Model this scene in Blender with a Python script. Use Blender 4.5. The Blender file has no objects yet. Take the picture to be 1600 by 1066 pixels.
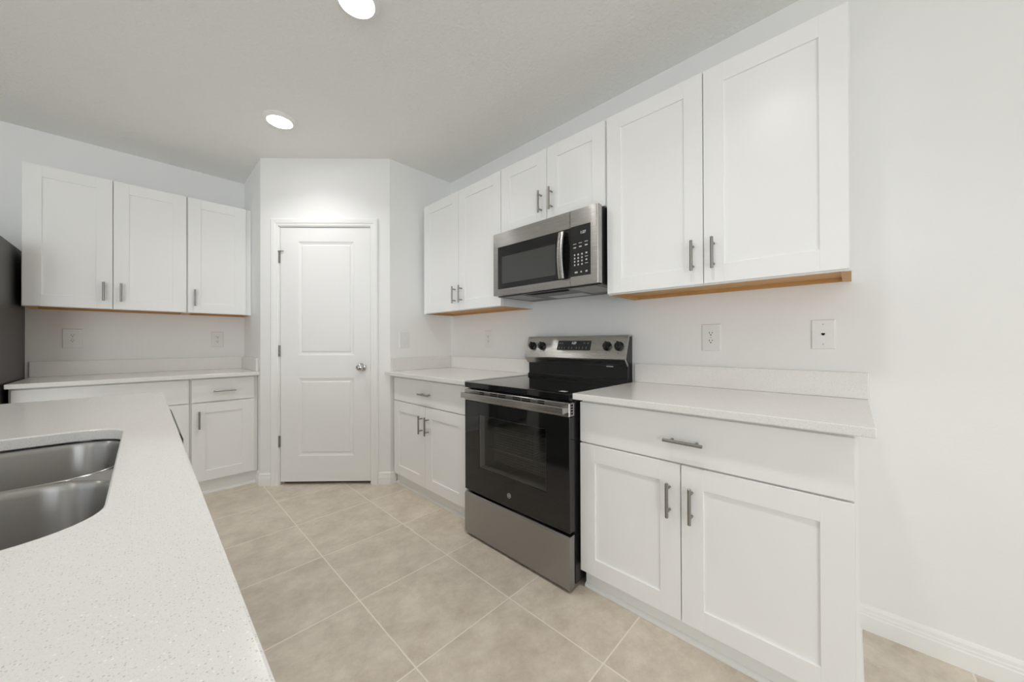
import bpy, bmesh, math, random
from mathutils import Vector, Matrix
random.seed(3)
S = bpy.context.scene
COL = S.collection
R = math.radians

# ------------------------------------------------------------------ camera
cd = bpy.data.cameras.new('camera')
cam = bpy.data.objects.new('camera', cd)
COL.objects.link(cam)
S.camera = cam
F_PX, YAW, PITCH, ROLL = 552.12, R(43.855), R(0.2438), R(-0.1893)
cd.sensor_fit = 'HORIZONTAL'
cd.sensor_width = 36.0
cd.lens = F_PX * 36.0 / 1600.0
cd.clip_start = 0.02
fw = Vector((math.cos(YAW)*math.cos(PITCH), math.sin(YAW)*math.cos(PITCH), math.sin(PITCH)))
rt = Vector((math.sin(YAW), -math.cos(YAW), 0))
up = rt.cross(fw)
r2 = rt*math.cos(ROLL) + up*math.sin(ROLL)
u2 = -rt*math.sin(ROLL) + up*math.cos(ROLL)
m = Matrix((r2, u2, -fw)).transposed().to_4x4()
m.translation = Vector((-1.9904, -4.1068, 1.1436))
cam.matrix_world = m

# ------------------------------------------------------------------ view, world, daylight
S.view_settings.view_transform = 'Standard'
S.view_settings.look = 'None'
S.view_settings.gamma = 1.0
S.view_settings.use_curve_mapping = False
S.view_settings.exposure = 0.14
try:
    S.cycles.use_denoising = True
    S.cycles.denoiser = 'OPENIMAGEDENOISE'
    S.cycles.max_bounces = 12
    S.cycles.diffuse_bounces = 8
    S.cycles.glossy_bounces = 5
    S.cycles.transparent_max_bounces = 10
    S.cycles.caustics_reflective = False
    S.cycles.caustics_refractive = False
    S.cycles.sample_clamp_indirect = 6.0
except Exception:
    pass
W = bpy.data.worlds.new('world')
S.world = W
W.use_nodes = True
W.node_tree.nodes['Background'].inputs[0].default_value = (0.80, 0.90, 1.0, 1)
W.node_tree.nodes['Background'].inputs[1].default_value = 0.8

def area(name, loc, aim, sx, sy, power, col=(1, 1, 1)):
    l = bpy.data.lights.new(name, 'AREA')
    l.shape = 'RECTANGLE'; l.size = sx; l.size_y = sy; l.energy = power; l.color = col
    o = bpy.data.objects.new(name, l); COL.objects.link(o)
    o.location = loc
    o.rotation_euler = Vector(aim).to_track_quat('-Z', 'Y').to_euler()
    return o
# area lights: side window inferred from sink streaks, unseen back opening added for light
area('added_light_back', (-5.2, -8.62, 1.1), (0, 1, 0), 2.2, 2.0, 108, (0.89, 0.94, 1.0))
area('daylight_side', (-6.62, -3.9, 1.1), (1, 0, 0), 2.6, 2.0, 23, (0.89, 0.94, 1.0))
LAMP = 25.0           # radiance of the downlight lenses
LAMP_W, LAMP_SPREAD = 3.1, 128

# ------------------------------------------------------------------ materials
def mat(name, base=(.8, .8, .8), rough=.5, metal=0., spec=None, coat=0.):
    m = bpy.data.materials.new(name); m.use_nodes = True
    b = m.node_tree.nodes['Principled BSDF']
    b.inputs['Base Color'].default_value = (*base, 1)
    b.inputs['Roughness'].default_value = rough
    b.inputs['Metallic'].default_value = metal
    if spec is not None: b.inputs['Specular IOR Level'].default_value = spec
    if coat: b.inputs['Coat Weight'].default_value = coat; b.inputs['Coat Roughness'].default_value = .03
    return m
def N(m, t, **kw):
    n = m.node_tree.nodes.new(t)
    for k, v in kw.items():
        if k.startswith('i_'):
            n.inputs[int(k[2:]) if k[2:].isdigit() else k[2:]].default_value = v
        else: setattr(n, k, v)
    return n
def L(m, a, ao, b, bi): m.node_tree.links.new(a.outputs[ao], b.inputs[bi])
def bsdf(m): return m.node_tree.nodes['Principled BSDF']
def bump(m, height, hs, strength, dist):
    b = N(m, 'ShaderNodeBump'); b.inputs['Strength'].default_value = strength; b.inputs['Distance'].default_value = dist
    L(m, height, hs, b, 'Height'); L(m, b, 'Normal', bsdf(m), 'Normal')
    return b

M = {}
def noisy_paint(name, col, rough, scale, strength, dist):
    m = mat(name, col, rough, spec=.35)
    tc = N(m, 'ShaderNodeTexCoord'); n = N(m, 'ShaderNodeTexNoise')
    n.inputs['Scale'].default_value = scale; n.inputs['Detail'].default_value = 3.0
    L(m, tc, 'Object', n, 'Vector'); bump(m, n, 'Fac', strength, dist)
    return m
M['wall'] = noisy_paint('wall_paint', (.875, .875, .87), .55, 90, .10, .004)
M['ceiling'] = mat('ceiling_texture', (.865, .865, .85), .85, spec=.2)
m = M['ceiling']; tc = N(m, 'ShaderNodeTexCoord'); mp = N(m, 'ShaderNodeMapping'); mp.inputs['Scale'].default_value = (1, 1, 1)
n1 = N(m, 'ShaderNodeTexNoise'); n1.inputs['Scale'].default_value = 48; n1.inputs['Detail'].default_value = 3; n1.inputs['Distortion'].default_value = .8
rp = N(m, 'ShaderNodeValToRGB'); rp.color_ramp.elements[0].position = .42; rp.color_ramp.elements[1].position = .62
L(m, tc, 'Object', mp, 'Vector'); L(m, mp, 'Vector', n1, 'Vector'); L(m, n1, 'Fac', rp, 'Fac'); bump(m, rp, 'Color', .35, .004)
M['cab'] = mat('cabinet_white_paint', (.90, .90, .895), .30, spec=.45)
M['cabin'] = mat('cabinet_frame_paint', (.86, .86, .85), .4, spec=.4)
M['trim'] = mat('trim_white_paint', (.90, .90, .89), .28, spec=.45)
M['doorp'] = mat('interior_door_paint', (.89, .89, .885), .33, spec=.4)
M['plast'] = mat('white_plastic', (.83, .83, .82), .25, spec=.5)
M['slot'] = mat('dark_slot', (.006, .006, .006), .7, spec=.1)
M['nickel'] = mat('brushed_nickel', (.33, .322, .305), .30, 1.0)
M['chrome'] = mat('satin_chrome', (.62, .61, .60), .13, 1.0)
M['black'] = mat('black_enamel', (.012, .012, .012), .28)
M['glass_black'] = mat('black_glass', (.010, .010, .010), .045, spec=.5)
M['knob'] = mat('black_knob_plastic', (.010, .010, .010), .30)
M['keyblack'] = mat('black_keypad', (.018, .018, .018), .12)
M['fridge'] = mat('dark_slate_steel', (.075, .073, .070), .42, .55)
M['print'] = mat('grey_print', (.55, .55, .54), .5)
M['dimprint'] = mat('dim_grey_print', (.30, .30, .30), .5)
M['lattice'] = mat('printed_dots', (.34, .34, .33), .5)
M['mark'] = mat('dark_print', (.10, .10, .10), .5)
M['mesh'] = mat('window_screen_grey', (.06, .06, .057), .12, spec=.5)
M['cavity'] = mat('oven_enamel', (.42, .42, .41), .45)
M['wire'] = mat('oven_wire', (.62, .62, .60), .3, .9)
M['filter'] = mat('aluminium_mesh', (.52, .51, .49), .45, .7)
M['plate_dark'] = mat('grey_bottom_plate', (.16, .155, .15), .4, .6)
M['lampcover'] = mat('frosted_lamp_cover', (.62, .62, .60), .35)
M['sticker'] = mat('pale_sticker', (.62, .66, .68), .4)
M['lampframe'] = mat('lamp_trim_white', (.86, .86, .85), .45)
def emit(name, col, s):
    m = bpy.data.materials.new(name); m.use_nodes = True
    nt = m.node_tree; nt.nodes.clear()
    e = nt.nodes.new('ShaderNodeEmission'); o = nt.nodes.new('ShaderNodeOutputMaterial')
    e.inputs[0].default_value = (*col, 1); e.inputs[1].default_value = s
    nt.links.new(e.outputs[0], o.inputs[0]); return m
M['lens'] = emit('lit_lamp_lens', (1.0, .99, .975), LAMP)
M['digit'] = emit('lit_clock_digits', (.85, .92, 1.0), 0.75)

def brushed(name, base, rough, vec, aniso=.8):
    m = mat(name, base, rough, 1.0)
    tc = N(m, 'ShaderNodeTexCoord'); mp = N(m, 'ShaderNodeMapping'); mp.inputs['Scale'].default_value = vec
    n = N(m, 'ShaderNodeTexNoise'); n.inputs['Scale'].default_value = 1.0; n.inputs['Detail'].default_value = 2
    L(m, tc, 'Object', mp, 'Vector'); L(m, mp, 'Vector', n, 'Vector')
    r = N(m, 'ShaderNodeMapRange'); r.inputs['To Min'].default_value = rough-.05; r.inputs['To Max'].default_value = rough+.06
    L(m, n, 'Fac', r, 'Value'); L(m, r, 'Result', bsdf(m), 'Roughness')
    bump(m, n, 'Fac', .03, .0006)
    tg = N(m, 'ShaderNodeTangent'); tg.direction_type = 'RADIAL'; tg.axis = 'Z'
    bsdf(m).inputs['Anisotropic'].default_value = aniso; bsdf(m).inputs['Anisotropic Rotation'].default_value = .25
    L(m, tg, 'Tangent', bsdf(m), 'Tangent')
    return m
M['steel'] = brushed('brushed_stainless', (.47, .455, .44), .27, (4, 400, 900))
M['steel_h'] = brushed('brushed_stainless_drawer', (.40, .39, .375), .32, (4, 400, 900))
M['sink'] = brushed('sink_stainless', (.40, .392, .38), .31, (6, 6, 500), .95)

def wood():
    m = mat('natural_plywood', (.60, .36, .15), .5)
    tc = N(m, 'ShaderNodeTexCoord'); mp = N(m, 'ShaderNodeMapping'); mp.inputs['Scale'].default_value = (3, 40, 40)
    n = N(m, 'ShaderNodeTexNoise'); n.inputs['Scale'].default_value = 1.5; n.inputs['Detail'].default_value = 4
    r = N(m, 'ShaderNodeValToRGB')
    r.color_ramp.elements[0].color = (.47, .24, .075, 1); r.color_ramp.elements[1].color = (.70, .43, .19, 1)
    L(m, tc, 'Object', mp, 'Vector'); L(m, mp, 'Vector', n, 'Vector'); L(m, n, 'Fac', r, 'Fac'); L(m, r, 'Color', bsdf(m), 'Base Color')
    return m
M['wood'] = wood()

def quartz():
    m = mat('speckled_quartz', (.8, .79, .77), .14, spec=.5)
    tc = N(m, 'ShaderNodeTexCoord')
    col = None
    def mixc(prev, fac_node, fac_sock, c):
        x = N(m, 'ShaderNodeMix', data_type='RGBA')
        L(m, fac_node, fac_sock, x, 0)
        if isinstance(prev, tuple): x.inputs[6].default_value = (*prev, 1)
        else: L(m, prev, 2, x, 6)
        x.inputs[7].default_value = (*c, 1)
        return x
    prev = (.80, .785, .765)
    for sc, thr, keep, c in ((680, .32, .55, (.725, .71, .69)), (400, .24, .26, (.58, .565, .54)), (300, .18, .14, (.93, .92, .90))):
        v = N(m, 'ShaderNodeTexVoronoi'); v.inputs['Scale'].default_value = sc
        L(m, tc, 'Object', v, 'Vector')
        lt = N(m, 'ShaderNodeMapRange'); lt.inputs['From Min'].default_value = thr+.12; lt.inputs['From Max'].default_value = thr
        L(m, v, 'Distance', lt, 'Value')
        sp = N(m, 'ShaderNodeSeparateColor'); L(m, v, 'Color', sp, 'Color')
        k = N(m, 'ShaderNodeMath', operation='LESS_THAN'); k.inputs[1].default_value = keep
        L(m, sp, 0, k, 0)
        mu = N(m, 'ShaderNodeMath', operation='MULTIPLY'); L(m, lt, 'Result', mu, 0); L(m, k, 0, mu, 1)
        prev = mixc(prev, mu, 0, c)
    L(m, prev, 2, bsdf(m), 'Base Color')
    return m
M['quartz'] = quartz()

def tiles():
    m = mat('beige_floor_tile', (.5, .44, .37), .38, spec=.4)
    g = N(m, 'ShaderNodeNewGeometry'); s = N(m, 'ShaderNodeSeparateXYZ'); L(m, g, 'Position', s, 0)
    P = .4690
    def frac(sock, off):
        a = N(m, 'ShaderNodeMath', operation='SUBTRACT'); a.inputs[1].default_value = off; L(m, s, sock, a, 0)
        d = N(m, 'ShaderNodeMath', operation='DIVIDE'); d.inputs[1].default_value = P; L(m, a, 0, d, 0)
        f = N(m, 'ShaderNodeMath', operation='FLOOR'); L(m, d, 0, f, 0)
        fr = N(m, 'ShaderNodeMath', operation='FRACT'); L(m, d, 0, fr, 0)
        c = N(m, 'ShaderNodeMath', operation='SUBTRACT'); c.inputs[1].default_value = .5; L(m, fr, 0, c, 0)
        ab = N(m, 'ShaderNodeMath', operation='ABSOLUTE'); L(m, c, 0, ab, 0)
        return f, ab
    fx, ax = frac('X', -1.3273); fy, ay = frac('Y', -1.1194)
    mx = N(m, 'ShaderNodeMath', operation='MAXIMUM'); L(m, ax, 0, mx, 0); L(m, ay, 0, mx, 1)
    gr = N(m, 'ShaderNodeMapRange'); gr.inputs['From Min'].default_value = .5-.0035/P; gr.inputs['From Max'].default_value = .5-.0020/P
    L(m, mx, 0, gr, 'Value')
    cb = N(m, 'ShaderNodeCombineXYZ'); L(m, fx, 0, cb, 0); L(m, fy, 0, cb, 1)
    wn = N(m, 'ShaderNodeTexWhiteNoise'); L(m, cb, 0, wn, 0)
    off = N(m, 'ShaderNodeVectorMath', operation='MULTIPLY_ADD'); off.inputs[1].default_value = (7, 7, 7)
    L(m, wn, 'Color', off, 0); L(m, g, 'Position', off, 2)
    mp = N(m, 'ShaderNodeMapping'); mp.inputs['Scale'].default_value = (1.0, 1.1, 1); mp.inputs['Rotation'].default_value = (0, 0, .5)
    L(m, off, 0, mp, 'Vector')
    n1 = N(m, 'ShaderNodeTexNoise'); n1.inputs['Scale'].default_value = 7.0; n1.inputs['Detail'].default_value = 12; n1.inputs['Roughness'].default_value = .78; n1.inputs['Distortion'].default_value = .1
    L(m, mp, 'Vector', n1, 'Vector')
    r = N(m, 'ShaderNodeValToRGB')
    e = r.color_ramp.elements
    e[0].position = .34; e[0].color = (.545, .475, .39, 1); e[1].position = .66; e[1].color = (.765, .69, .59, 1)
    L(m, n1, 'Fac', r, 'Fac')
    mr = N(m, 'ShaderNodeMapRange'); mr.inputs['To Min'].default_value = .95; mr.inputs['To Max'].default_value = 1.04; L(m, wn, 'Value', mr, 'Value')
    tv = N(m, 'ShaderNodeVectorMath', operation='SCALE'); L(m, r, 'Color', tv, 0); L(m, mr, 'Result', tv, 'Scale')
    x = N(m, 'ShaderNodeMix', data_type='RGBA'); L(m, gr, 'Result', x, 0); L(m, tv, 0, x, 6); x.inputs[7].default_value = (.84, .77, .68, 1)
    L(m, x, 2, bsdf(m), 'Base Color')
    inv = N(m, 'ShaderNodeMath', operation='SUBTRACT'); inv.inputs[0].default_value = 1; L(m, gr, 'Result', inv, 1)
    bump(m, inv, 0, .3, .002)
    return m
M['tile'] = tiles()

def pane(name, tint, ior=1.5):
    m = bpy.data.materials.new(name); m.use_nodes = True
    nt = m.node_tree; nt.nodes.clear()
    o = nt.nodes.new('ShaderNodeOutputMaterial'); mx = nt.nodes.new('ShaderNodeMixShader')
    lw = nt.nodes.new('ShaderNodeLayerWeight'); lw.inputs[0].default_value = .5
    pw = nt.nodes.new('ShaderNodeMath'); pw.operation = 'POWER'; pw.inputs[1].default_value = 5
    f = nt.nodes.new('ShaderNodeMath'); f.operation = 'MULTIPLY_ADD'; f.inputs[1].default_value = .96; f.inputs[2].default_value = .04
    nt.links.new(lw.outputs['Facing'], pw.inputs[0]); nt.links.new(pw.outputs[0], f.inputs[0])
    t = nt.nodes.new('ShaderNodeBsdfTransparent'); t.inputs[0].default_value = (*tint, 1)
    g = nt.nodes.new('ShaderNodeBsdfGlossy'); g.inputs['Roughness'].default_value = .03
    nt.links.new(f.outputs[0], mx.inputs[0]); nt.links.new(t.outputs[0], mx.inputs[1]); nt.links.new(g.outputs[0], mx.inputs[2])
    nt.links.new(mx.outputs[0], o.inputs[0]); return m
M['ovenpane'] = pane('tinted_oven_glass', (.64, .64, .62))
M['window'] = pane('window_glass', (.97, .98, .98))

# ------------------------------------------------------------------ mesh helpers
def box(bm, x0, y0, z0, x1, y1, z1, bev=0., seg=1):
    x0, x1 = sorted((x0, x1)); y0, y1 = sorted((y0, y1)); z0, z1 = sorted((z0, z1))
    v = [bm.verts.new(p) for p in ((x0,y0,z0),(x1,y0,z0),(x1,y1,z0),(x0,y1,z0),(x0,y0,z1),(x1,y0,z1),(x1,y1,z1),(x0,y1,z1))]
    fs = [bm.faces.new([v[i] for i in q]) for q in ((3,2,1,0),(4,5,6,7),(0,1,5,4),(1,2,6,5),(2,3,7,6),(3,0,4,7))]
    if bev > 0:
        es = list({e for f in fs for e in f.edges})
        bmesh.ops.bevel(bm, geom=es, offset=bev, offset_type='OFFSET', segments=seg, profile=.5, affect='EDGES')
def loops(bm, ls, cap0=True, cap1=True):
    """nested rectangles (x0,z0,x1,z1,y) bridged in turn: panels, plates, recesses"""
    rings = [[bm.verts.new(p) for p in ((a,y,b),(c,y,b),(c,y,d),(a,y,d))] for a, b, c, d, y in ls]
    for p, q in zip(rings, rings[1:]):
        for i in range(4):
            j = (i+1) % 4
            bm.faces.new((p[i], p[j], q[j], q[i]))
    if cap0: bm.faces.new(rings[0][::-1])
    if cap1: bm.faces.new(rings[-1])
def rings(bm, rs, cap0=True, cap1=True, closed=True):
    vs = [[bm.verts.new(p) for p in r] for r in rs]
    n = len(vs[0])
    for p, q in zip(vs, vs[1:]):
        for i in range(n if closed else n-1):
            j = (i+1) % n
            bm.faces.new((p[i], p[j], q[j], q[i]))
    if cap0: bm.faces.new(vs[0][::-1])
    if cap1: bm.faces.new(vs[-1])
    return vs
def lathe(bm, prof, origin=(0,0,0), axis='z', n=24, mtx=None):
    """prof: (radius, height) pairs, revolved"""
    rs = []
    for r, h in prof:
        ring = []
        for i in range(n):
            a = 2*math.pi*i/n
            c, s = max(r, 1e-5)*math.cos(a), max(r, 1e-5)*math.sin(a)
            p = {'z': (c, s, h), 'y': (c, -h, s), 'x': (h, c, s)}[axis]   # 'y' grows outward (towards -y)
            p = Vector(p)
            if mtx is not None: p = mtx @ p
            ring.append(p + Vector(origin))
        rs.append(ring)
    rings(bm, rs)
def tube(bm, a, b, r, n=12, ch=0.0):
    a, b = Vector(a), Vector(b); d = (b-a); ln = d.length; d.normalize()
    t = Vector((0,0,1)) if abs(d.z) < .9 else Vector((1,0,0))
    u = d.cross(t).normalized(); w = d.cross(u)
    prof = [(r-ch, 0), (r, ch), (r, ln-ch), (r-ch, ln)] if ch else [(r, 0), (r, ln)]
    rings(bm, [[a + d*h + (u*math.cos(2*math.pi*i/n) + w*math.sin(2*math.pi*i/n))*rr for i in range(n)] for rr, h in prof])
def prism(bm, pts, x0, x1):
    """polygon of (y,z) points extruded along x"""
    rings(bm, [[(x0, y, z) for y, z in pts], [(x1, y, z) for y, z in pts]])
def rrect(cx, cy, hx, hy, r, n=8):
    r = min(r, hx, hy); out = []
    for sx, sy, a0 in ((1, 1, 0), (-1, 1, 90), (-1, -1, 180), (1, -1, 270)):
        for i in range(n+1):
            a = R(a0 + 90*i/n)
            out.append((cx + sx*(hx-r) + r*math.cos(a), cy + sy*(hy-r) + r*math.sin(a)))
    return out
def obj(name, bm, material, parent=None, smooth=None):
    bmesh.ops.recalc_face_normals(bm, faces=bm.faces)
    me = bpy.data.meshes.new(name); bm.to_mesh(me); bm.free()
    me.materials.append(M[material] if isinstance(material, str) else material)
    o = bpy.data.objects.new(name, me); COL.objects.link(o)
    if parent: o.parent = parent
    if smooth:
        for p in me.polygons: p.use_smooth = True
        try: me.set_sharp_from_angle(angle=R(smooth))
        except Exception: pass
    return o
def B(name, args, material, parent=None, bev=0., seg=1, smooth=None):
    bm = bmesh.new()
    for a in args: box(bm, *a, bev, seg)
    return obj(name, bm, material, parent, smooth)
def tag(o, label, cat, group=None):
    o['label'] = label; o['category'] = cat
    if group: o['group'] = group
    return o
def thing(name, label, cat, loc=(0,0,0), rot=0., group=None):
    o = bpy.data.objects.new(name, None); COL.objects.link(o)
    o.empty_display_size = .1
    o.location = loc; o.rotation_euler = (0, 0, R(rot))
    return tag(o, label, cat, group)
def struct(o): o['kind'] = 'structure'; return o
def copy_tree(o, parent=None):
    c = o.copy(); COL.objects.link(c)
    if parent: c.parent = parent
    for ch in list(o.children): copy_tree(ch, c)
    return c
def text_mesh(name, body, size, material, parent, mtx, depth=.0004):
    cu = bpy.data.curves.new(name, 'FONT'); cu.body = body; cu.size = size; cu.extrude = depth
    cu.align_x = 'CENTER'; cu.align_y = 'CENTER'
    t = bpy.data.objects.new(name+'_tmp', cu); COL.objects.link(t)
    bpy.context.view_layer.update()
    dg = bpy.context.evaluated_depsgraph_get()
    me = bpy.data.meshes.new_from_object(t.evaluated_get(dg))
    bpy.data.objects.remove(t); bpy.data.curves.remove(cu)
    me.transform(mtx); me.materials.clear(); me.materials.append(M[material])
    o = bpy.data.objects.new(name, me); COL.objects.link(o); o.parent = parent
    return o
def facing(x, y, z):       # text laid on a front facing -y at (x,y,z)
    return Matrix.Translation((x, y, z)) @ Matrix.Rotation(R(90), 4, 'X')

RW, LW, DW, IW = -90, 0, -45, 90     # frames: stove wall, fridge wall, pantry door wall, island front
ZC = 2.642
# ------------------------------------------------------------------ room shell
XL, YB = -6.5, -8.5
struct(B('floor', [(XL-.15, YB-.15, -.12, .15, .15, 0)], 'tile'))
struct(B('ceiling', [(XL-.15, YB-.15, ZC, .15, .15, ZC+.12)], 'ceiling'))
struct(B('wall_right', [(0, YB-.15, 0, .15, .15, ZC)], 'wall'))
struct(B('wall_left', [(XL-.15, 0, 0, 0, .15, ZC)], 'wall'))
def wall_with_hole(name, x0, x1, hx0, hx1, hz0, hz1, place):
    bm = bmesh.new()
    for a in ((x0, 0, hx0, ZC), (hx1, 0, x1, ZC), (hx0, hz1, hx1, ZC)) + (((hx0, 0, hx1, hz0),) if hz0 > 0 else ()):
        box(bm, *place(a[0], 0, a[1]), *place(a[2], .15, a[3]))
    return struct(obj(name, bm, 'wall'))
wall_with_hole('wall_back', XL-.15, 0, -6.35, -4.05, 0, 2.1, lambda a, d, z: (a, YB-d, z))
wall_with_hole('wall_side', YB, 0, -5.25, -2.55, 0, 2.1, lambda a, d, z: (XL-d, a, z))
def window_unit(name, label, x0, x1, z0, z1, place, n):
    bm = bmesh.new(); t = .06
    def b(a0, zz0, a1, zz1, d0=.05, d1=.11): box(bm, *place(a0, d0, zz0), *place(a1, d1, zz1))
    b(x0, z0, x0+t, z1); b(x1-t, z0, x1, z1); b(x0+t, z1-t, x1-t, z1); b(x0+t, z0, x1-t, z0+t)
    for k in range(1, n):
        xm = x0 + (x1-x0)*k/n; b(xm-t/2, z0+t, xm+t/2, z1-t)
    w = struct(obj(name, bm, 'trim'))
    bm = bmesh.new(); box(bm, *place(x0+t, .078, z0+t), *place(x1-t, .084, z1-t))
    obj('pane', bm, 'window', w)
window_unit('added_window_1', '', -6.35, -4.05, 0, 2.1, lambda a, d, z: (a, YB-d, z), 2)  # unseen glass door, invented to let the added back light in
window_unit('window_2', '', -5.25, -2.55, 0, 2.1, lambda a, d, z: (XL-d, a, z), 2)

# pantry across the corner: two short return walls and the door wall between them
A_R, Y_R, X_L, B_L = .607, -1.403, -1.3415, .6685
SL, SR = (X_L + B_L)/2**.5, (-A_R - Y_R)/2**.5          # along the door wall, from its middle
D_ORG = (-1.005, -1.005, 0)
T = .1
struct(B('wall_pantry_right', [(-A_R, Y_R, 0, 0, Y_R+T, ZC)], 'wall'))
struct(B('wall_pantry_left', [(X_L, -B_L, 0, X_L+T, 0, ZC)], 'wall'))
DX0, DX1, DZ1 = -.331, .412, 2.092                        # rough opening
def pantry_front():
    bm = bmesh.new()
    for x0, z0, x1, z1 in ((SL, 0, DX0, ZC), (DX1, 0, SR, ZC), (DX0, DZ1, DX1, ZC)):
        box(bm, x0, 0, z0, x1, T, z1)
    o = struct(obj('wall_pantry_door', bm, 'wall'))
    o.location = D_ORG; o.rotation_euler = (0, 0, R(DW))
pantry_front()

def local_struct(name, bm, material, org, rot, smooth=None):
    o = struct(obj(name, bm, material, None, smooth)); o.location = org; o.rotation_euler = (0, 0, R(rot)); return o
# door casing: moulded profile swept round the opening with mitred corners
bm = bmesh.new()
prof = [(0, 0), (0, -.010), (.006, -.0125), (.018, -.0125), (.024, -.0165), (.040, -.0175), (.052, -.0175), (.058, -.014), (.060, 0)]
cx0, cx1, cz = DX0+.002, DX1-.002, DZ1-.002
rings(bm, [[(cx0-w, d, 0) for w, d in prof], [(cx0-w, d, cz+w) for w, d in prof], [(cx1+w, d, cz+w) for w, d in prof], [(cx1+w, d, 0) for w, d in prof]])
local_struct('trim_1', bm, 'trim', D_ORG, DW)
# jamb lining
bm = bmesh.new()
for a in ((DX0, -.001, 0, DX0+.010, T, DZ1), (DX1-.006, -.001, 0, DX1, T, DZ1), (DX0, -.001, DZ1-.008, DX1, T, DZ1),
          (DX0+.008, .040, 0, DX0+.022, .055, DZ1-.008), (DX1-.018, .040, 0, DX1-.004, .055, DZ1-.008)):
    box(bm, *a)
local_struct('trim_2', bm, 'trim', D_ORG, DW)

# two-panel moulded door leaf
LX0, LX1, LZ0, LZ1 = -.3170, .4030, .026, 2.081
door = bpy.data.objects.new('door_1', None); COL.objects.link(door); struct(door)
door.location = D_ORG; door.rotation_euler = (0, 0, R(DW))
bm = bmesh.new()
yf = .003
P1, P2 = (-.176, 1.046, .271, 1.967), (-.176, .2325, .271, .8616)
box(bm, LX0, yf+.011, LZ0, LX1, yf+.035, LZ1)
def flat(x0, z0, x1, z1): box(bm, x0, yf, z0, x1, yf+.011, z1)
flat(LX0, LZ0, P1[0], LZ1); flat(P1[2], LZ0, LX1, LZ1)
flat(P1[0], LZ0, P1[2], P2[1]); flat(P1[0], P2[3], P1[2], P1[1]); flat(P1[0], P1[3], P1[2], LZ1)
for x0, z0, x1, z1 in (P1, P2):
    def ins(i, y): return (x0+i, z0+i, x1-i, z1-i, y)
    loops(bm, [ins(0, yf), ins(.006, yf+.004), ins(.020, yf+.009), ins(.026, yf+.009), ins(.034, yf+.0025), ins(.040, yf+.0025)], cap0=False)
leaf = obj('door_leaf', bm, 'doorp', door)
bm = bmesh.new()
kx, kz = .3375, .948
lathe(bm, [(0, 0), (.033, 0), (.033, .004), (.029, .008), (.014, .010), (.0115, .014), (.0115, .028), (.018, .034), (.0262, .043), (.0285, .053), (.0262, .061), (.018, .067), (.0, .0685)], (kx, yf, kz), 'y', 32)
obj('door_knob', bm, 'chrome', door, smooth=40)
for hz in (1.838, 1.082, .352):
    bm = bmesh.new()
    box(bm, LX0-.0105, yf-.003, hz-.045, LX0+.0005, yf+.002, hz+.045)
    for k in range(3): tube(bm, (LX0-.005, yf-.006, hz-.045+.0305*k), (LX0-.005, yf-.006, hz-.0165+.0305*k), .0055, 12)
    h = obj('hinge', bm, 'nickel', door)
    if hz > 1.5:
        bm = bmesh.new()                                   # hinge-pin stop on the top hinge
        box(bm, LX0-.022, yf-.014, hz+.046, LX0+.010, yf-.004, hz+.054, .002)
        tube(bm, (LX0+.010, yf-.009, hz+.050), (LX0+.030, yf-.009, hz+.050), .0035, 10)
        tube(bm, (LX0-.018, yf-.009, hz+.046), (LX0-.018, yf-.006, hz-.030), .003, 8)
        tube(bm, (LX0-.018, yf-.006, hz-.030), (LX0-.002, yf-.006, hz-.045), .003, 8)
        obj('hinge_pin_stop', bm, 'nickel', h)
B('strike_plate', [(LX1+.0005, yf-.0015, .915, LX1+.0030, yf+.02, .975)], 'nickel', door)

# baseboards
BB = [(0, 0), (-.013, 0), (-.013, .058), (-.0105, .062), (-.0105, .070), (-.0085, .074), (-.0085, .086), (-.005, .094), (0, .098)]
def baseboard(name, org, rot, x0, x1):
    bm = bmesh.new(); prism(bm, BB, x0, x1); return local_struct(name, bm, 'trim', org, rot)
baseboard('baseboard_right', (0, 0, 0), RW, 4.1216, 8.5)
baseboard('baseboard_pantry_door_left', D_ORG, DW, SL-.005, DX0+.002-.060)
baseboard('baseboard_pantry_door_right', D_ORG, DW, DX1-.002+.060, SR+.005)
baseboard('baseboard_pantry_right', (0, Y_R, 0), LW, -A_R-.005, -.5605)
baseboard('baseboard_pantry_left', (X_L, 0, 0), RW, .5685, B_L+.005)
baseboard('baseboard_back', (0, YB, 0), 180, 0, 4.05)
baseboard('baseboard_left', (0, 0, 0), LW, XL, -3.46)

# ------------------------------------------------------------------ recessed ceiling lights
def downlight(label, x, y):
    t = thing('recessed_ceiling_light', label, 'ceiling light', (x, y, ZC), 0, 'round ceiling lights')
    bm = bmesh.new()
    lathe(bm, [(.097, 0), (.097, -.004), (.090, -.012), (.078, -.021), (.0735, -.022), (.0735, -.018), (.0735, -.001)], n=48)
    obj('trim_ring', bm, 'lampframe', t, smooth=35)
    bm = bmesh.new(); lathe(bm, [(0, -.003), (.0725, -.003), (.0725, -.0195), (.066, -.0215), (0, -.0222)], n=48)
    obj('lens', bm, 'lens', t, smooth=35)
    l = bpy.data.lights.new('lamp_beam', 'AREA'); l.shape = 'DISK'; l.size = .135; l.energy = LAMP_W; l.spread = R(LAMP_SPREAD); l.color = (1.0, .99, .975)
    o = bpy.data.objects.new('lamp_beam', l); COL.objects.link(o); o.parent = t; o.location = (0, 0, -.0245)
    return t
dl = downlight('small lit round ceiling light nearest the white pantry door', -1.364, -1.361)
c = copy_tree(dl); c.location = (-1.352, -2.564, ZC); tag(c, 'lit round ceiling light cut by the top edge of the photo', 'ceiling light')
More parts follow.
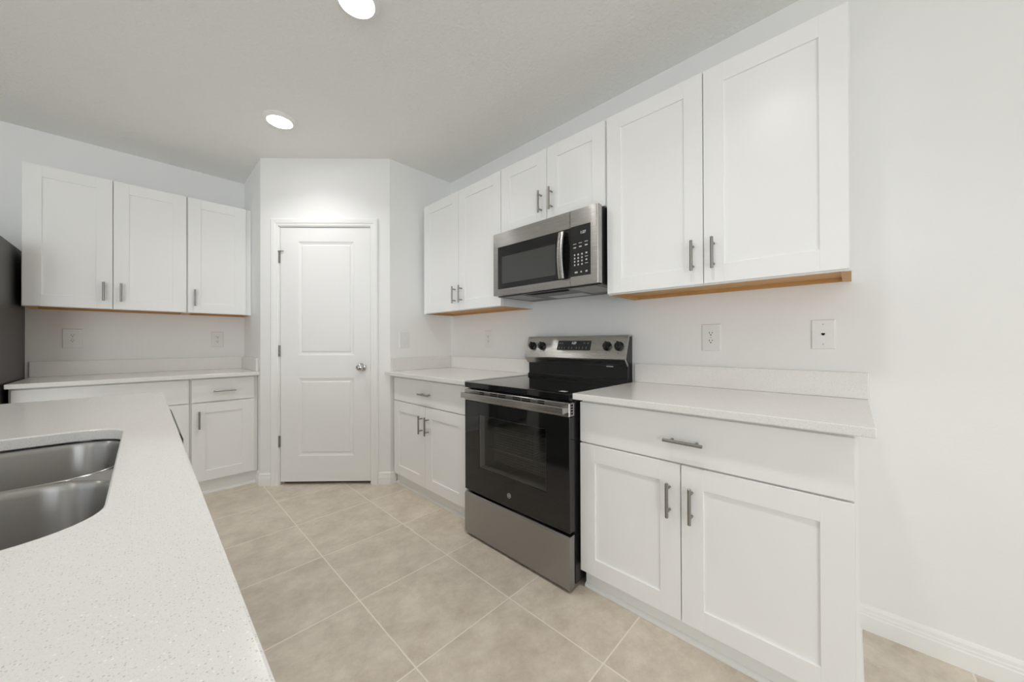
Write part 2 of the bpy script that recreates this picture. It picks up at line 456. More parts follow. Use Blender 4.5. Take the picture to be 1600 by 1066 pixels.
for x, y in ((-1.352, -3.79), (-1.352, -5.6), (-4.3, -1.9), (-4.3, -4.2), (-4.3, -6.6), (-1.8, -7.2)):  # further unseen lamps, added to light the room
    c = copy_tree(dl); c.location = (x, y, ZC); tag(c, 'added round ceiling light, unseen, behind or beside the camera', 'ceiling light')

# ------------------------------------------------------------------ cabinets
def handle(parent, x, z, yf, vert=True, ln=.131):
    bm = bmesh.new(); h = ln/2; y = yf-.033
    d = (0, 0, 1) if vert else (1, 0, 0)
    e = lambda k: (x+d[0]*k, y, z+d[2]*k)
    tube(bm, e(-h), e(h), .0062, 14, .0012)
    for k in (-.043, .043):
        p = e(k); tube(bm, p, (p[0], yf+.0005, p[2]), .0048, 10)
    return obj('handle', bm, 'nickel', parent, smooth=40)
def shaker(name, root, x0, z0, x1, z1, yf, mat_='cab', st=.076, th=.020):
    bm = bmesh.new(); b = .0009
    y1 = yf+th
    box(bm, x0, yf, z0, x0+st, y1, z1, b); box(bm, x1-st, yf, z0, x1, y1, z1, b)
    box(bm, x0+st, yf, z0, x1-st, y1, z0+st, b); box(bm, x0+st, yf, z1-st, x1-st, y1, z1, b)
    box(bm, x0+st-.003, yf+.008, z0+st-.003, x1-st+.003, yf+.015, z1-st+.003)
    return obj(name, bm, mat_, root)
def slab_front(name, root, x0, z0, x1, z1, yf, th=.020):
    return B(name, [(x0, yf, z0, x1, yf+th, z1)], 'cab', root, .0015)
UD, UF = .311, -.331
def upper(label, loc, rot, Wd, z0, z1, doors, group, stiles, wood_z=None):
    t = thing('wall_cabinet', label, 'wall cabinet', loc, rot, group)
    th = .016
    bm = bmesh.new()
    box(bm, 0, -UD, z0, th, -.001, z1); box(bm, Wd-th, -UD, z0, Wd, -.001, z1)
    box(bm, th, -UD, z1-th, Wd-th, -.001, z1); box(bm, th, -.008, z0+.03, Wd-th, -.001, z1-th)
    box(bm, th, -UD, z0+.001, Wd-th, -UD+.019, z0+.036); box(bm, th, -UD, z1-.05, Wd-th, -UD+.019, z1-th)
    for a, b in stiles: box(bm, a, -UD+.0002, z0+.036, b, -UD+.019, z1-.05)
    obj('carcass', bm, 'cabin', t)
    bm = bmesh.new()
    box(bm, th, -UD+.019, z0+.016, Wd-th, -.001, z0+.028)
    box(bm, th, -.018, z0+.0005, Wd-th, -.001, z0+.016)
    box(bm, th, -UD+.019, z0+.0002, th+.011, -.018, z0+.016); box(bm, Wd-th-.011, -UD+.019, z0+.0002, Wd-th, -.018, z0+.016)
    box(bm, Wd-th, -UD+.019, z0-.0006, Wd, -.001, z0-.0001); box(bm, 0, -UD+.019, z0-.0006, th, -.001, z0-.0001)
    b = obj('underside', bm, 'wood', t); b['label'] = 'bare wood underside'
    for x0, zz0, x1, zz1, hx, hz in doors:
        d = shaker('door', t, x0, zz0, x1, zz1, UF)
        handle(d, hx, hz, UF)
    return t
# stove wall, left to right
Y0 = -1.440
upper('white two-door wall cabinet left of the microwave', (0, Y0, 0), RW, .9716, 1.390, 2.306,
      [(.040, 1.392, .507, 2.303, .507-.038, 1.510), (.511, 1.392, .9690, 2.303, .511+.038, 1.510)], 'wall cabinets on the stove wall', [(.016, .055), (.49, .53), (.94, .9556)])
Y1 = -2.4126
upper('short white two-door wall cabinet directly above the microwave', (0, Y1, 0), RW, .7794, 1.853, 2.306,
      [(.004, 1.855, .388, 2.303, .388-.038, 1.985), (.392, 1.855, .7725, 2.303, .392+.038, 1.985)], 'wall cabinets on the stove wall', [(.016, .04), (.37, .41), (.74, .7634)])
Y2 = -3.193
upper('wide white two-door wall cabinet right of the microwave', (0, Y2, 0), RW, .9150, 1.388, 2.306,
      [(.0045, 1.393, .456, 2.303, .456-.038, 1.515), (.460, 1.393, .910, 2.303, .460+.038, 1.515)], 'wall cabinets on the stove wall', [(.016, .04), (.44, .48), (.87, .899)])
# fridge wall
X0 = -2.531
upper('white two-door wall cabinet beside the refrigerator', (X0, 0, 0), LW, .7745, 1.388, 2.306,
      [(.004, 1.391, .3845, 2.303, .3845-.040, 1.509), (.3885, 1.391, .7690, 2.303, .3885+.038, 1.509)], 'wall cabinets on the fridge wall', [(.016, .04), (.37, .41), (.73, .7585)])
X1 = -1.7555
upper('narrow white single-door wall cabinet in the corner by the pantry', (X1, 0, 0), LW, .4125, 1.388, 2.306,
      [(.0050, 1.391, .3745, 2.303, .0050+.038, 1.507)], 'wall cabinets on the fridge wall', [(.016, .04), (.345, .3965)])

BD, BF = .5705, -.5905
def base(label, loc, rot, Wd, drawers, doors, group, stiles, zs=.683, toe=(0., None), endskin=False):
    t = thing('base_cabinet', label, 'base cabinet', loc, rot, group)
    th = .016
    bm = bmesh.new()
    for a in (0, Wd-th): box(bm, a, -BD, .100, a+th, -.003, .8855); box(bm, a, -.535, .0, a+th, -.003, .100)
    box(bm, th, -BD, .100, Wd-th, -.003, .116); box(bm, th, -.012, .116, Wd-th, -.003, .8855)
    box(bm, th, -BD, .846, Wd-th, -BD+.019, .8855); box(bm, th, -BD, .116, Wd-th, -BD+.019, .136); box(bm, th, -BD, zs-.02, Wd-th, -BD+.019, zs+.02)
    for a, b in stiles: box(bm, a, -BD+.0002, .136, b, -BD+.019, .846)
    obj('carcass', bm, 'cabin', t)
    tx1 = toe[1] if toe[1] is not None else Wd
    B('toe_kick', [(toe[0], -.546, 0, tx1, -.5355, .0995)], 'cabin', t)
    bm = bmesh.new()
    prism(bm, [(-.5462, 0), (-.560, 0), (-.560, .006), (-.5575, .013), (-.5525, .017), (-.5462, .019)], toe[0], tx1)
    obj('shoe_moulding', bm, 'trim', t)
    if endskin:
        B('end_panel', [(Wd+.0003, -.568, .0, Wd+.0085, -.003, .8855)], 'cab', t)
        bm = bmesh.new()
        rings(bm, [[(Wd+.0087, y, 0), (Wd+.0205, y, 0), (Wd+.0205, y, .006), (Wd+.0165, y, .015), (Wd+.0087, y, .019)] for y in (-.560, -.0145)])
        obj('shoe_moulding', bm, 'trim', t)
    for x0, z0, x1, z1 in drawers:
        d = slab_front('drawer', t, x0, z0, x1, z1, BF)
        handle(d, (x0+x1)/2, (z0+z1)/2-.006, BF, False, .138)
    for x0, z0, x1, z1, hx, hz in doors:
        d = shaker('door', t, x0, z0, x1, z1, BF)
        handle(d, hx, hz, BF)
    return t
yb = -1.4265
base('white base cabinet with drawer and two doors left of the range', (0, yb, 0), RW, .9940,
     [(.012, .687, .955, .868)], [(.012, .098, .4665, .680, .4665-.038, .551), (.4705, .098, .9335, .680, .4705+.038, .551)],
     'base cabinets on the stove wall', [(.016, .04), (.45, .49), (.93, .978)], .683, (-.018, .9935))
yb = -3.198
base('large white base cabinet with drawer and two doors right of the range', (0, yb, 0), RW, .9135,
     [(-.0005, .6865, .9135, .868)], [(-.0005, .092, .4395, .680, .4395-.038, .5445), (.4435, .092, .9135, .680, .4435+.038, .5445)],
     'base cabinets on the stove wall', [(.016, .04), (.42, .46), (.87, .8975)], .683, (.002, .9135), True)
base('white base cabinet with one wide drawer front beside the refrigerator', (-2.5375, 0, 0), LW, .7805,
     [(.010, .702, .7740, .874)], [(.010, .110, .388, .695, .350, .571), (.392, .110, .7740, .695, .430, .571)],
     'base cabinets on the fridge wall', [(.016, .04), (.37, .41), (.74, .7645)], .698, (0, .7800))
base('narrow white base cabinet with drawer and single door by the pantry', (-1.7560, 0, 0), LW, .4125,
     [(.0090, .7020, .3870, .874)], [(.0090, .110, .3870, .695, .0090+.040, .571)],
     'base cabinets on the fridge wall', [(.016, .04), (.36, .3965)], .698, (0, .4120))

# ------------------------------------------------------------------ countertops
ZT, ZB = .914, .8865
def slab(bm, x0, y0, z0, x1, y1, z1, b=.003): box(bm, x0, y0, z0, x1, y1, z1, b, 2)
def top(label, loc, rot, pieces, splash):
    t = thing('countertop', label, 'countertop', loc, rot, 'quartz countertops')
    bm = bmesh.new()
    for p in pieces: slab(bm, *p)
    obj('slab', bm, 'quartz', t)
    for p in splash:
        bm = bmesh.new(); slab(bm, *p, .002); obj('backsplash', bm, 'quartz', t)
    return t
top('speckled white quartz countertop right of the range with low backsplash', (0, 0, 0), RW,
    [(3.1988, -.6543, ZB, 4.154, -.001, ZT)], [(3.1988, -.019, ZT+.0003, 4.154, -.001, 1.0185)])
top('speckled white quartz countertop between pantry corner and left side of range', (0, 0, 0), RW,
    [(1.4045, -.6543, ZB, 2.4235, -.001, ZT)], [(1.423, -.019, ZT+.0003, 2.4235, -.001, 1.0185), (1.4045, -.600, ZT+.0003, 1.4225, -.001, 1.0185)])
top('speckled white quartz countertop on the fridge wall below the outlets', (0, 0, 0), LW,
    [(-2.5404, -.6543, ZB, -1.3430, -.001, ZT)], [(-2.5404, -.019, ZT+.0003, -1.3610, -.001, 1.021), (-1.3605, -.608, ZT+.0003, -1.3430, -.001, 1.021)])

# ------------------------------------------------------------------ range
RG = thing('electric_range', 'stainless steel and black glass electric range between the base cabinets', 'range', (0, -2.428, 0), RW)
Wr = .757
bm = bmesh.new()
box(bm, .001, -.612, .030, .014, -.02, .874); box(bm, Wr-.014, -.612, .030, Wr-.001, -.02, .874)
box(bm, .014, -.03, .030, Wr-.014, -.02, .874); box(bm, .014, -.612, .030, Wr-.014, -.03, .042)
box(bm, .014, -.612, .855, Wr-.014, -.03, .874); box(bm, .014, -.612, .258, Wr-.014, -.585, .300)
box(bm, .014, -.612, .300, .085, -.585, .855); box(bm, Wr-.085, -.612, .300, Wr-.014, -.585, .855); box(bm, .085, -.612, .760, Wr-.085, -.585, .855)
obj('body', bm, 'black', RG)
bm = bmesh.new()
cx0_, cx1_, cy0_, cy1_, cz0_, cz1_ = .095, Wr-.095, -.584, -.12, .305, .750
for a in ((cx0_-.005, cy0_, cz0_, cx0_, cy1_, cz1_), (cx1_, cy0_, cz0_, cx1_+.005, cy1_, cz1_), (cx0_, cy1_-.005, cz0_, cx1_, cy1_, cz1_),
          (cx0_, cy0_, cz0_-.005, cx1_, cy1_, cz0_), (cx0_, cy0_, cz1_, cx1_, cy1_, cz1_+.005)): box(bm, *a)
obj('oven_cavity', bm, 'cavity', RG)
for rz in (.515, .620):
    bm = bmesh.new()
    for y in (-.56, -.14): tube(bm, (cx0_+.004, y, rz), (cx1_-.004, y, rz), .0035, 8)
    for k in range(19):
        x = cx0_+.012 + (cx1_-cx0_-.024)*k/18; tube(bm, (x, -.56, rz+.003), (x, -.14, rz+.003), .0022, 6)
    obj('oven_rack', bm, 'wire', RG)
# oven door
bm = bmesh.new()
wx0, wx1, wz0, wz1 = .128, .618, .425, .728
yd = -.655
box(bm, .002, yd, .272, wx0, -.614, .8015, .002); box(bm, wx1, yd, .272, Wr-.002, -.614, .8015, .002)
box(bm, wx0-.002, yd+.0004, .272, wx1+.002, -.614, wz0, .0); box(bm, wx0-.002, yd+.0004, wz1, wx1+.002, -.614, .8015, .0)
od = obj('oven_door', bm, 'glass_black', RG)
B('oven_window', [(wx0-.001, yd+.0012, wz0-.001, wx1+.001, yd+.006, wz1+.001)], 'ovenpane', od)
bm = bmesh.new()                                                     # inner screen printed with a dot grid: thin lattice behind the pane
for k in range(37):
    x = wx0+.095 + (wx1-wx0-.105)*k/36; box(bm, x-.0011, -.622, wz0+.055, x+.0011, -.6214, wz1-.06)
for k in range(15):
    z = wz0+.055 + (wz1-wz0-.115)*k/14; box(bm, wx0+.095, -.6229, z-.0011, wx1-.010, -.6222, z+.0011)
obj('window_lattice', bm, 'lattice', od)
B('window_lit_edge', [(wx0, -.648, wz0, wx0+.006, -.6145, wz1)], 'plast', od)  # left side of the liner; its lit look is put in as paler colour
B('window_liner', [(wx1-.006, -.648, wz0, wx1, -.6145, wz1), (wx0+.006, -.648, wz0, wx1-.006, -.6145, wz0+.005), (wx0+.006, -.648, wz1-.005, wx1-.006, -.6145, wz1)], 'cavity', od)
bm = bmesh.new()
box(bm, .002, yd-.002, .803, Wr-.002, -.614, .8665, .002)
obj('door_trim', bm, 'steel', od)
for a, b in ((.137, .1765), (.228, .283), (.293, .347), (.4005, .455), (.4665, .5215), (.572, .612)):
    for z in (.8485, .8588): B('vent_slot', [(a, yd-.0028, z-.0022, b, yd-.0015, z+.0022)], 'slot', od)
for k in range(4): B('side_vent', [(Wr-.0025, -.642, .813+.0125*k, Wr-.0012, -.628, .821+.0125*k)], 'slot', od)
bm = bmesh.new()                                                     # broad flat bar handle on two end blocks
box(bm, .0205, -.7035, .8205, Wr-.003, -.690, .8520, .003, 2)
box(bm, .024, -.691, .8235, .050, -.656, .8500, .002); box(bm, Wr-.030, -.691, .8235, Wr-.004, -.656, .8500, .002)
obj('door_handle', bm, 'steel', od)
def badge(name, parent, x, y, z, r, material):
    bm = bmesh.new(); rings(bm, [[(x+rr_*math.cos(math.pi*k/20), y-h_, z+rr_*math.sin(math.pi*k/20)) for k in range(40)] for rr_, h_ in ((r*.82, 0), (r*.82, .0006), (r, .0006), (r, 0))], False, False)
    o = obj(name, bm, material, parent)
    text_mesh('badge_letters', 'GE', r*1.0, material, parent, facing(x, y-.0003, z))
    return o
badge('badge', od, .3705, yd-.0003, .334, .0130, 'print')
bm = bmesh.new()
prism(bm, [(-.618, .016), (-.655, .016), (-.657, .018), (-.657, .246), (-.651, .256), (-.640, .258), (-.618, .258)], .002, Wr-.002)
obj('storage_drawer', bm, 'steel_h', RG)
for fx, fy in ((.06, -.60), (Wr-.06, -.60), (.06, -.08), (Wr-.06, -.08)):
    bm = bmesh.new(); lathe(bm, [(.018, 0), (.018, .008), (.009, .010), (.009, .031)], (fx, fy, 0), 'z', 16); obj('foot', bm, 'black', RG)
bm = bmesh.new(); box(bm, .0005, -.655, .8765, Wr-.0005, -.060, .9085, .004, 2)
ct = obj('cooktop', bm, 'glass_black', RG)
s_ = B('cooktop_sticker', [(.664, -.612, .9087, .700, -.585, .9091)], 'sticker', ct)
# backguard
bm = bmesh.new(); prism(bm, [(-.012, .9092), (-.082, .9092), (-.082, .925), (-.070, .930), (-.070, 1.003), (-.0655, 1.008), (-.0960, 1.046), (-.0500, 1.1760), (-.012, 1.176)], .004, Wr-.004)
bg = obj('backguard', bm, 'black', RG)
bm = bmesh.new(); prism(bm, [(-.014, 1.1765), (-.014, 1.1845), (-.0660, 1.1845), (-.1150, 1.045), (-.1120, 1.038), (-.0800, 1.0035), (-.0690, 1.0065), (-.0985, 1.046), (-.0520, 1.1765)], .0, Wr)
cp = obj('control_panel', bm, 'steel', RG)
t0 = Vector((0, -.0660, 1.1845)); t1 = Vector((0, -.1150, 1.045)); uz = (t0-t1).normalized(); ux = Vector((1, 0, 0)); uy = uz.cross(ux)
PL = (t0-t1).length
def pm(x, s, out=0.):                                               # frame on the slanted panel: x along, s up from its lower edge
    o_ = t1 + uz*s + Vector((x, 0, 0)) - uy*out
    mm = Matrix((ux, uy, uz)).transposed().to_4x4(); mm.translation = o_; return mm
bm = bmesh.new(); loops(bm, [(-.126, -.032, .126, .032, .001), (-.126, -.032, .126, .032, -.0008), (-.125, -.031, .125, .031, -.0012)]); bm.transform(pm(.397, .083))
dp = obj('display', bm, 'keyblack', RG)
text_mesh('clock_digits', '1:27', .021, 'digit', dp, pm(.397, .098, .0014) @ Matrix.Rotation(R(90), 4, 'X'))
def tk(*a):
    bm = bmesh.new(); box(bm, *a); bm.transform(pm(.397, .083)); obj('touch_key_mark', bm, 'dimprint', dp)
for k, x in enumerate((-.110, -.088, -.066, -.034, -.010, .024, .046, .070, .096)):
    w = .004 if k % 2 else .003
    tk(x-w, -.0016, -.022, x+w, -.0012, -.019); tk(x-w*.6, -.0016, -.016, x+w*.6, -.0012, -.010)
for x in (-.108, -.090, .078, .104):
    tk(x-.007, -.0016, .012, x+.007, -.0012, .014); tk(x-.005, -.0016, .017, x+.005, -.0012, .019)
for kx_, rot in ((.057, 0), (.141, 0), (.636, 0), (.711, 0)):
    bm = bmesh.new()
    lathe(bm, [(.0, 0), (.0275, 0), (.0275, .006), (.0225, .009), (.0205, .024), (.0190, .026), (0, .026)], (0, 0, 0), 'y', 28)
    box(bm, -.0055, -.034, -.0225, .0055, -.024, .0225, .002)
    bm.transform(pm(kx_, .078, .0002)); obj('knob', bm, 'knob', cp, smooth=35)
    bm = bmesh.new(); lathe(bm, [(0, 0), (.0028, 0), (.0028, .0004), (0, .0004)], (0, 0, 0), 'y', 12)
    bm.transform(pm(kx_, .036, .0)); obj('burner_mark', bm, 'mark', cp)
B('rating_sticker', [(.618, -.0712, .996, .664, -.0702, 1.004)], 'sticker', bg)

# ------------------------------------------------------------------ microwave
MW = thing('microwave_oven', 'stainless steel microwave oven mounted over the range', 'microwave', (0, -2.416, 0), RW)
Wm = .7725
B('body', [(.004, -.368, 1.443, Wm-.004, -.004, 1.846)], 'black', MW, .002)
DSx = .602
bm = bmesh.new()
f0 = -.403
gx0, gx1, gz0, gz1 = .041, DSx-.0005, 1.487, 1.757
bev = .005
# frame pieces of the door, one continuous steel face with rounded outer ends
box(bm, .0, f0, 1.447, gx0, -.369, 1.848); box(bm, gx0, f0, gz1, DSx-.0015, -.369, 1.848); box(bm, gx0, f0, 1.447, DSx-.0015, -.369, gz0)
md = obj('door', bm, 'steel', MW)
g = B('door_glass', [(gx0, f0+.0012, gz0, gx1, -.370, gz1)], 'glass_black', md)
B('viewing_screen', [(.078, f0+.0004, 1.520, .503, f0+.0018, 1.692)], 'mesh', md)
badge('badge', md, .378, f0-.0003, 1.806, .0135, 'filter')
# bowed handle
bm = bmesh.new()
hx0, hx1 = .541, .576
secs = []
for k in range(13):
    z = 1.489 + (1.742-1.489)*k/12; bow = -.428 - .016*math.sin(math.pi*k/12)
    secs.append([(hx0, bow+.010, z), (hx0, bow+.002, z), (hx0+.003, bow, z), (hx1-.003, bow, z), (hx1, bow+.002, z), (hx1, bow+.010, z)])
rings(bm, secs)
hd = obj('handle', bm, 'steel', md, smooth=45)
bm = bmesh.new()
for z in (1.489, 1.722): box(bm, hx0+.001, -.424, z, hx1-.001, f0+.001, z+.020)
box(bm, hx0+.002, -.4235, 1.509, hx0+.008, f0+.001, 1.722)
obj('handle_backing', bm, 'black', md)
bm = bmesh.new()
px0, px1, pz0, pz1 = .610, .7265, 1.494, 1.760
box(bm, DSx+.0015, f0, pz1, px1, -.369, 1.848); box(bm, DSx+.0015, f0, 1.447, px1, -.369, pz0)
end = [(px1, -.369), (px1, f0)] + [(Wm-.010+.010*math.sin(R(a)), f0+.010-.010*math.cos(R(a))) for a in range(0, 91, 15)] + [(Wm, -.369)]
rings(bm, [[(x, y, 1.447) for x, y in end], [(x, y, 1.848) for x, y in end]])
mp_ = obj('control_panel', bm, 'steel', MW, smooth=25)
kp = B('keypad', [(DSx+.0015, f0-.0006, pz0-.0004, px1+.001, -.372, pz1+.0004)], 'keyblack', MW, .0004)
text_mesh('clock_digits', '1:27', .020, 'digit', kp, facing(.683, f0-.0009, 1.720))
def kd(x, z, w, h): B('key_mark', [(x-w/2, f0-.0012, z-h/2, x+w/2, f0-.0007, z+h/2)], 'print', kp)
for r_, z in enumerate((1.665, 1.646)):
    for c_, x in enumerate((.632, .666, .702)): kd(x, z+.002*c_, .020 if r_ == 0 else .016, .003 if r_ == 0 else .006)
for r_, z in enumerate((1.607, 1.589, 1.572, 1.554)):
    for c_, x in enumerate((.631, .653, .676)): kd(x, z, .008, .009)
    kd(.703, z+.002, .018 if r_ % 2 else .010, .003 if r_ % 2 else .008)
for x, w in ((.640, .018), (.671, .008), (.703, .012)): kd(x, 1.514, w, .008)
# underside
B('bottom_plate', [(.006, -.366, 1.4418, Wm-.006, -.006, 1.4432)], 'plate_dark', MW)
for x0, x1 in ((.05, .20), (.575, .725)):
    bm = bmesh.new()
    box(bm, x0, -.350, 1.4402, x1, -.120, 1.4425)
    for k in range(13): box(bm, x0+.006+.0108*k, -.343, 1.4394, x0+.0105+.0108*k, -.127, 1.4406)
    f_ = obj('grease_filter', bm, 'filter', MW)
    B('filter_rim', [(x0-.004, -.354, 1.4390, x0, -.116, 1.4425), (x1, -.354, 1.4390, x1+.004, -.116, 1.4425), (x0, -.354, 1.4390, x1, -.350, 1.4425), (x0, -.120, 1.4390, x1, -.116, 1.4425)], 'chrome', f_)
B('lamp_cover', [(.27, -.170, 1.4398, .52, -.060, 1.4425)], 'lampcover', MW)
bm = bmesh.new()
rings(bm, [[(.225, -.345, z), (.545, -.345, z), (.520, -.290, z), (.250, -.290, z)] for z in (1.4406, 1.4425)])
obj('air_inlet', bm, 'slot', MW)

# ------------------------------------------------------------------ refrigerator
FR = thing('refrigerator', 'tall dark steel refrigerator cut by the left edge of the photo', 'refrigerator', (-3.445, 0, 0), LW)
Wf = .888
B('body', [(0, -.660, .03, Wf, -.02, 1.765)], 'fridge', FR, .004)
B('door', [(.002, -.740, .66, Wf/2-.002, -.664, 1.760)], 'fridge', FR, .008, 2)
B('door', [(Wf/2+.002, -.740, .66, Wf-.002, -.664, 1.760)], 'fridge', FR, .008, 2)
B('freezer_drawer', [(.002, -.740, .06, Wf-.002, -.664, .652)], 'fridge', FR, .008, 2)
for x in (.06, Wf-.06):
    for y in (-.60, -.10):
        bm = bmesh.new(); lathe(bm, [(.02, 0), (.02, .031)], (x, y, 0), 'z', 14); obj('foot', bm, 'black', FR)

# ------------------------------------------------------------------ island: cabinets, dishwasher, sink, countertop
IX = -1.9276; IFR = -1.952       # counter edge, cabinet door face
Yend = -1.755
def ic(y, x): return (y, x)
# local frame of the island: x = world +Y, y = into the island (world -X)
IB = (-1.972, -4.60, 0)
ISL = thing('island_cabinet', 'white island base cabinet under the sink countertop', 'island cabinet', IB, IW)
def ly(Y): return Y + 4.60
bm = bmesh.new()
D = .60
yA, yB_, yC, yD = ly(-4.58), ly(-3.475), ly(-2.570), ly(-1.960)
for a in (yA, yB_-.008, yC-.016): box(bm, a, 0, .10, a+.016, D, .8855)
box(bm, yD, -.0205, 0, ly(-1.785), D, .8855)                         # deep end panel beyond the dishwasher
box(bm, yA, D, .0, ly(-1.785), D+.02, .8855)
box(bm, yA, 0, .10, yC, D, .116)
box(bm, yA, .03, 0, yC, .04, .10)
box(bm, yA+.016, 0, .846, yB_-.008, .019, .8855); box(bm, yB_+.008, 0, .846, yC-.016, .019, .8855)
obj('carcass', bm, 'cabin', ISL)
def idoors(a, b):
    mid = (a+b)/2
    d = slab_front('drawer', ISL, a+.004, .69, b-.004, .868, -.020); 
    for x0, x1, hx in ((a+.004, mid-.002, mid-.040), (mid+.002, b-.004, mid+.040)):
        dd = shaker('door', ISL, x0, .10, x1, .683, -.020); handle(dd, hx, .55, -.020)
idoors(yA, yB_); idoors(yB_, yC)
DWS = thing('dishwasher', 'black dishwasher built into the island, its top corner past the counter edge', 'dishwasher', (IB[0], -2.568, 0), IW)
B('tub', [(.004, .0, .10, .600, .56, .868)], 'black', DWS, .002)
B('door_panel', [(.003, -.066, .115, .601, -.001, .800)], 'black', DWS, .003)
bm = bmesh.new(); prism(bm, [(-.001, .803), (-.060, .803), (-.0685, .810), (-.0685, .838), (-.0625, .856), (-.048, .866), (-.001, .866)], .003, .601)
obj('control_strip', bm, 'fridge', DWS)
B('toe_panel', [(.003, .04, .0, .601, .05, .098)], 'black', DWS)

# island slab with the sink cut-out
HX0, HX1, HY0, HY1 = -2.50, -2.030, -3.4215, -2.6360
bm = bmesh.new()
outer = [(-2.95, -4.62), (IX, -4.62), (IX, Yend), (-2.95, Yend)]
hole = rrect((HX0+HX1)/2, (HY0+HY1)/2, (HX1-HX0)/2, (HY1-HY0)/2, .088, 10)
def ring_faces(lo, hi):
    n = len(lo)
    for i in range(n):
        j = (i+1) % n; bm.faces.new((lo[i], lo[j], hi[j], hi[i]))
def level(z, inset):
    o_ = [bm.verts.new((x + inset*(1 if x < -2.5 else -1), y + inset*(1 if y < -3 else -1), z)) for x, y in outer]
    cxh, cyh = (HX0+HX1)/2, (HY0+HY1)/2
    hh = rrect(cxh, cyh, (HX1-HX0)/2+inset, (HY1-HY0)/2+inset, .088+inset, 10)
    h_ = [bm.verts.new((x, y, z)) for x, y in hh]
    return o_, h_
lv = [level(ZB, .0015), level(ZB+.0015, 0), level(ZT-.003, 0), level(ZT-.0009, .0009), level(ZT, .003)]
for a, b in zip(lv, lv[1:]): ring_faces(a[0], b[0]); ring_faces(a[1], b[1])
for o_, h_ in (lv[0], lv[-1]):
    es = []
    for ring in (o_, h_):
        for i in range(len(ring)):
            e = bm.edges.get((ring[i], ring[(i+1) % len(ring)])); es.append(e)
    bmesh.ops.triangle_fill(bm, use_beauty=True, use_dissolve=False, edges=es)
tag(obj('countertop', bm, 'quartz'), 'speckled white quartz island countertop with the sink cut-out', 'countertop', 'quartz countertops')

SK = thing('kitchen_sink', 'double-bowl stainless steel undermount sink in the island countertop', 'sink', (0, 0, 0), 0)
def bowl(y0, y1, name):
    bm = bmesh.new(); x0, x1 = HX0-.004, HX1+.004
    cx, cy, hx, hy = (x0+x1)/2, (y0+y1)/2, (x1-x0)/2, (y1-y0)/2
    def rr(i, z, r): return [(x, y, z) for x, y in rrect(cx, cy, hx-i, hy-i, max(r-i*.5, .01), 10)]
    rs = [rr(-.0062, .8806, .10), rr(-.0052, .8820, .10), rr(-.003, .8824, .10), rr(-.0004, .8812, .10), rr(.002, .8765, .10), rr(.004, .868, .10), rr(.010, .76, .10), rr(.014, .715, .10),
          rr(.020, .698, .10), rr(.032, .687, .10), rr(.050, .682, .10), rr(.085, .680, .10), rr(.15, .6785, .08)]
    vs = rings(bm, rs, cap0=False, cap1=True)
    o = obj(name, bm, 'sink', SK, smooth=50)
    bm = bmesh.new(); lathe(bm, [(.0, .0), (.030, .0), (.034, .004), (.043, .004), (.045, .001), (.045, -.004)], (cx-.03, cy, .679), 'z', 32)
    obj('drain', bm, 'chrome', o, smooth=40)
    return o
bowl(-3.4255, -3.0325, 'basin'); bowl(-3.0165, -2.6320, 'basin')
bm = bmesh.new()                                                     # rim clamped under the slab
cxh, cyh = (HX0+HX1)/2, (HY0+HY1)/2
def rim_ring(i, z): return [(x, y, z) for x, y in rrect(cxh, cyh, (HX1-HX0)/2+i, (HY1-HY0)/2+i, .10+i, 10)]
def ring_v(pts): return [bm.verts.new(p) for p in pts]
es = []
for pts in [rim_ring(.036, .8802)] + [[(x, y, .8802) for x, y in rrect(cxh, (a+b)/2, (HX1-HX0)/2+.0098, (b-a)/2+.0058, .1030, 10)] for a, b in ((-3.4255, -3.0325), (-3.0165, -2.6320))]:
    vs = ring_v(pts)
    es += [bm.edges.new((vs[k], vs[(k+1) % len(vs)])) for k in range(len(vs))]
bmesh.ops.triangle_fill(bm, use_beauty=True, use_dissolve=False, edges=es)
rings(bm, [rim_ring(.030, .8803), rim_ring(.030, .8864), rim_ring(.036, .8864), rim_ring(.036, .8802)], cap0=False, cap1=False)
obj('rim', bm, 'sink', SK)

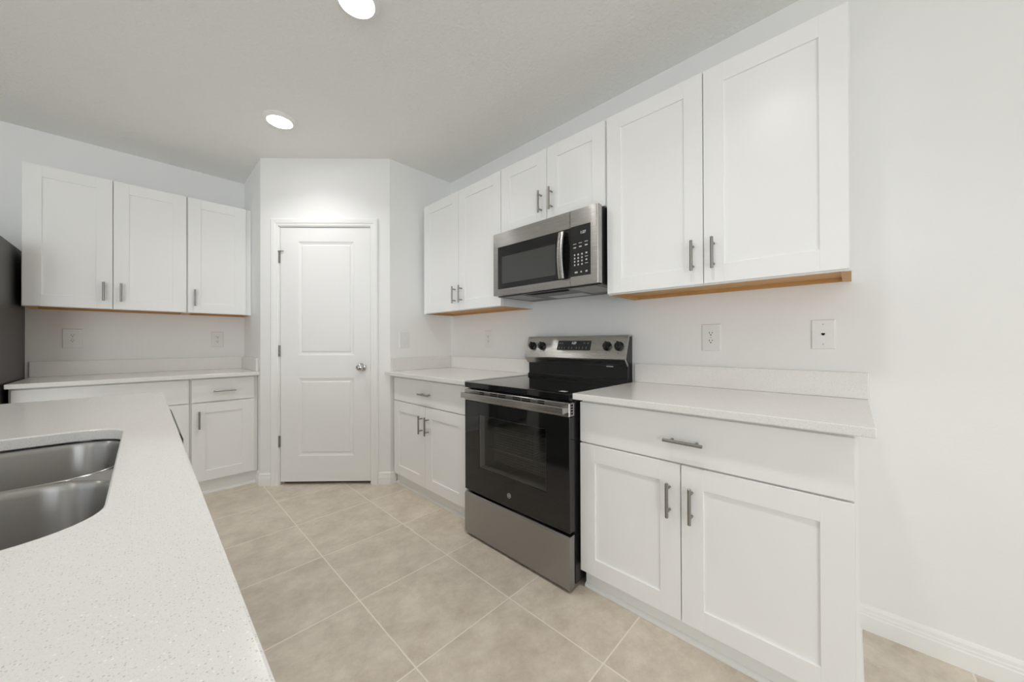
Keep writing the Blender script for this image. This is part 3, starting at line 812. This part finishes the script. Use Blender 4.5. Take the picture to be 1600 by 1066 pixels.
# ------------------------------------------------------------------ wall plates
def plate(t, w, h, sunk=False):
    bm = bmesh.new(); loops(bm, [(-w/2, -h/2, w/2, h/2, 0), (-w/2, -h/2, w/2, h/2, -.002), (-w/2+.004, -h/2+.004, w/2-.004, h/2-.004, -.0058), (-w/2+.006, -h/2+.006, w/2-.006, h/2-.006, -.006)])
    return obj('cover_plate', bm, 'plast', t)
def screw(t, x, z):
    bm = bmesh.new(); lathe(bm, [(0, 0), (.0032, 0), (.0028, .0010), (0, .0012)], (x, -.006, z), 'y', 12); box(bm, -.0026+x, -.0075, z-.0004, x+.0026, -.0070, z+.0004)
    obj('screw', bm, 'print', t)
def outlet(label, loc, rot, w, h):
    t = thing('wall_outlet', label, 'outlet', loc, rot, 'white duplex wall outlets')
    plate(t, w, h); screw(t, 0, 0)
    for s in (-1, 1):
        z = s*.0195
        bm = bmesh.new()
        pts = rrect(0, z, .0172, .0145, .009, 6)
        rings(bm, [[(x, -.0055, zz) for x, zz in pts], [(x, -.0080, zz) for x, zz in pts]])
        r = obj('receptacle', bm, 'plast', t)
        B('slot', [(-.0080, -.0084, z+.0005, -.0052, -.0079, z+.0090)], 'slot', r); B('slot', [(.0052, -.0084, z+.0012, .0078, -.0079, z+.0084)], 'slot', r)
        bm = bmesh.new(); lathe(bm, [(0, 0), (.0030, 0), (.0030, .0005), (0, .0005)], (0, -.0079, z-.0062), 'y', 14)
        obj('ground_hole', bm, 'slot', r)
    return t
outlet('white wall outlet above the counter just right of the range', (0, -3.5945, 1.1655), RW, .0875, .137)
outlet('faint white wall outlet left of the range control panel', (0, -1.928, 1.1725), RW, .088, .142)
outlet('wide white wall outlet above the counter near the refrigerator', (-2.3527, 0, 1.1853), LW, .0960, .140)
outlet('small white wall outlet below the single-door wall cabinet', (-1.5338, 0, 1.1795), LW, .0845, .1375)
t = thing('wall_jack_plate', 'white wall plate with a small data jack, right of the outlet', 'wall plate', (0, -4.0206, 1.1738), RW)
p_ = plate(t, .0790, .126)
screw(t, 0, .042); screw(t, 0, -.042)
bm = bmesh.new(); loops(bm, [(-.010, -.008, .010, .009, -.0055), (-.010, -.008, .010, .009, -.0070), (-.0062, -.0045, .0062, .0052, -.0070), (-.0060, -.0043, .0060, .0050, -.0060)])
j = obj('jack', bm, 'plast', t)
B('jack_opening', [(-.0062, -.0068, -.001, .0062, -.0061, .0050), (-.003, -.0068, -.0044, .003, -.0061, -.001)], 'slot', j)
t = thing('light_switch', 'white rocker light switch on the short wall beside the pantry door', 'light switch', (-.4808, Y_R, 1.170), LW)
plate(t, .092, .136)
bm = bmesh.new(); loops(bm, [(-.0178, -.0345, .0178, .0345, -.0055), (-.0174, -.0341, .0174, .0341, -.0085), (-.0158, -.0325, .0158, .0325, -.0085), (-.0156, -.0323, .0156, .0323, -.0058)])
obj('switch_frame', bm, 'plast', t)
bm = bmesh.new(); prism(bm, [(-.0056, -.031), (-.0095, -.031), (-.0078, .0), (-.0125, .031), (-.0056, .031)], -.0142, .0142)
obj('rocker', bm, 'plast', t)
screw(t, 0, .048); screw(t, 0, -.048)
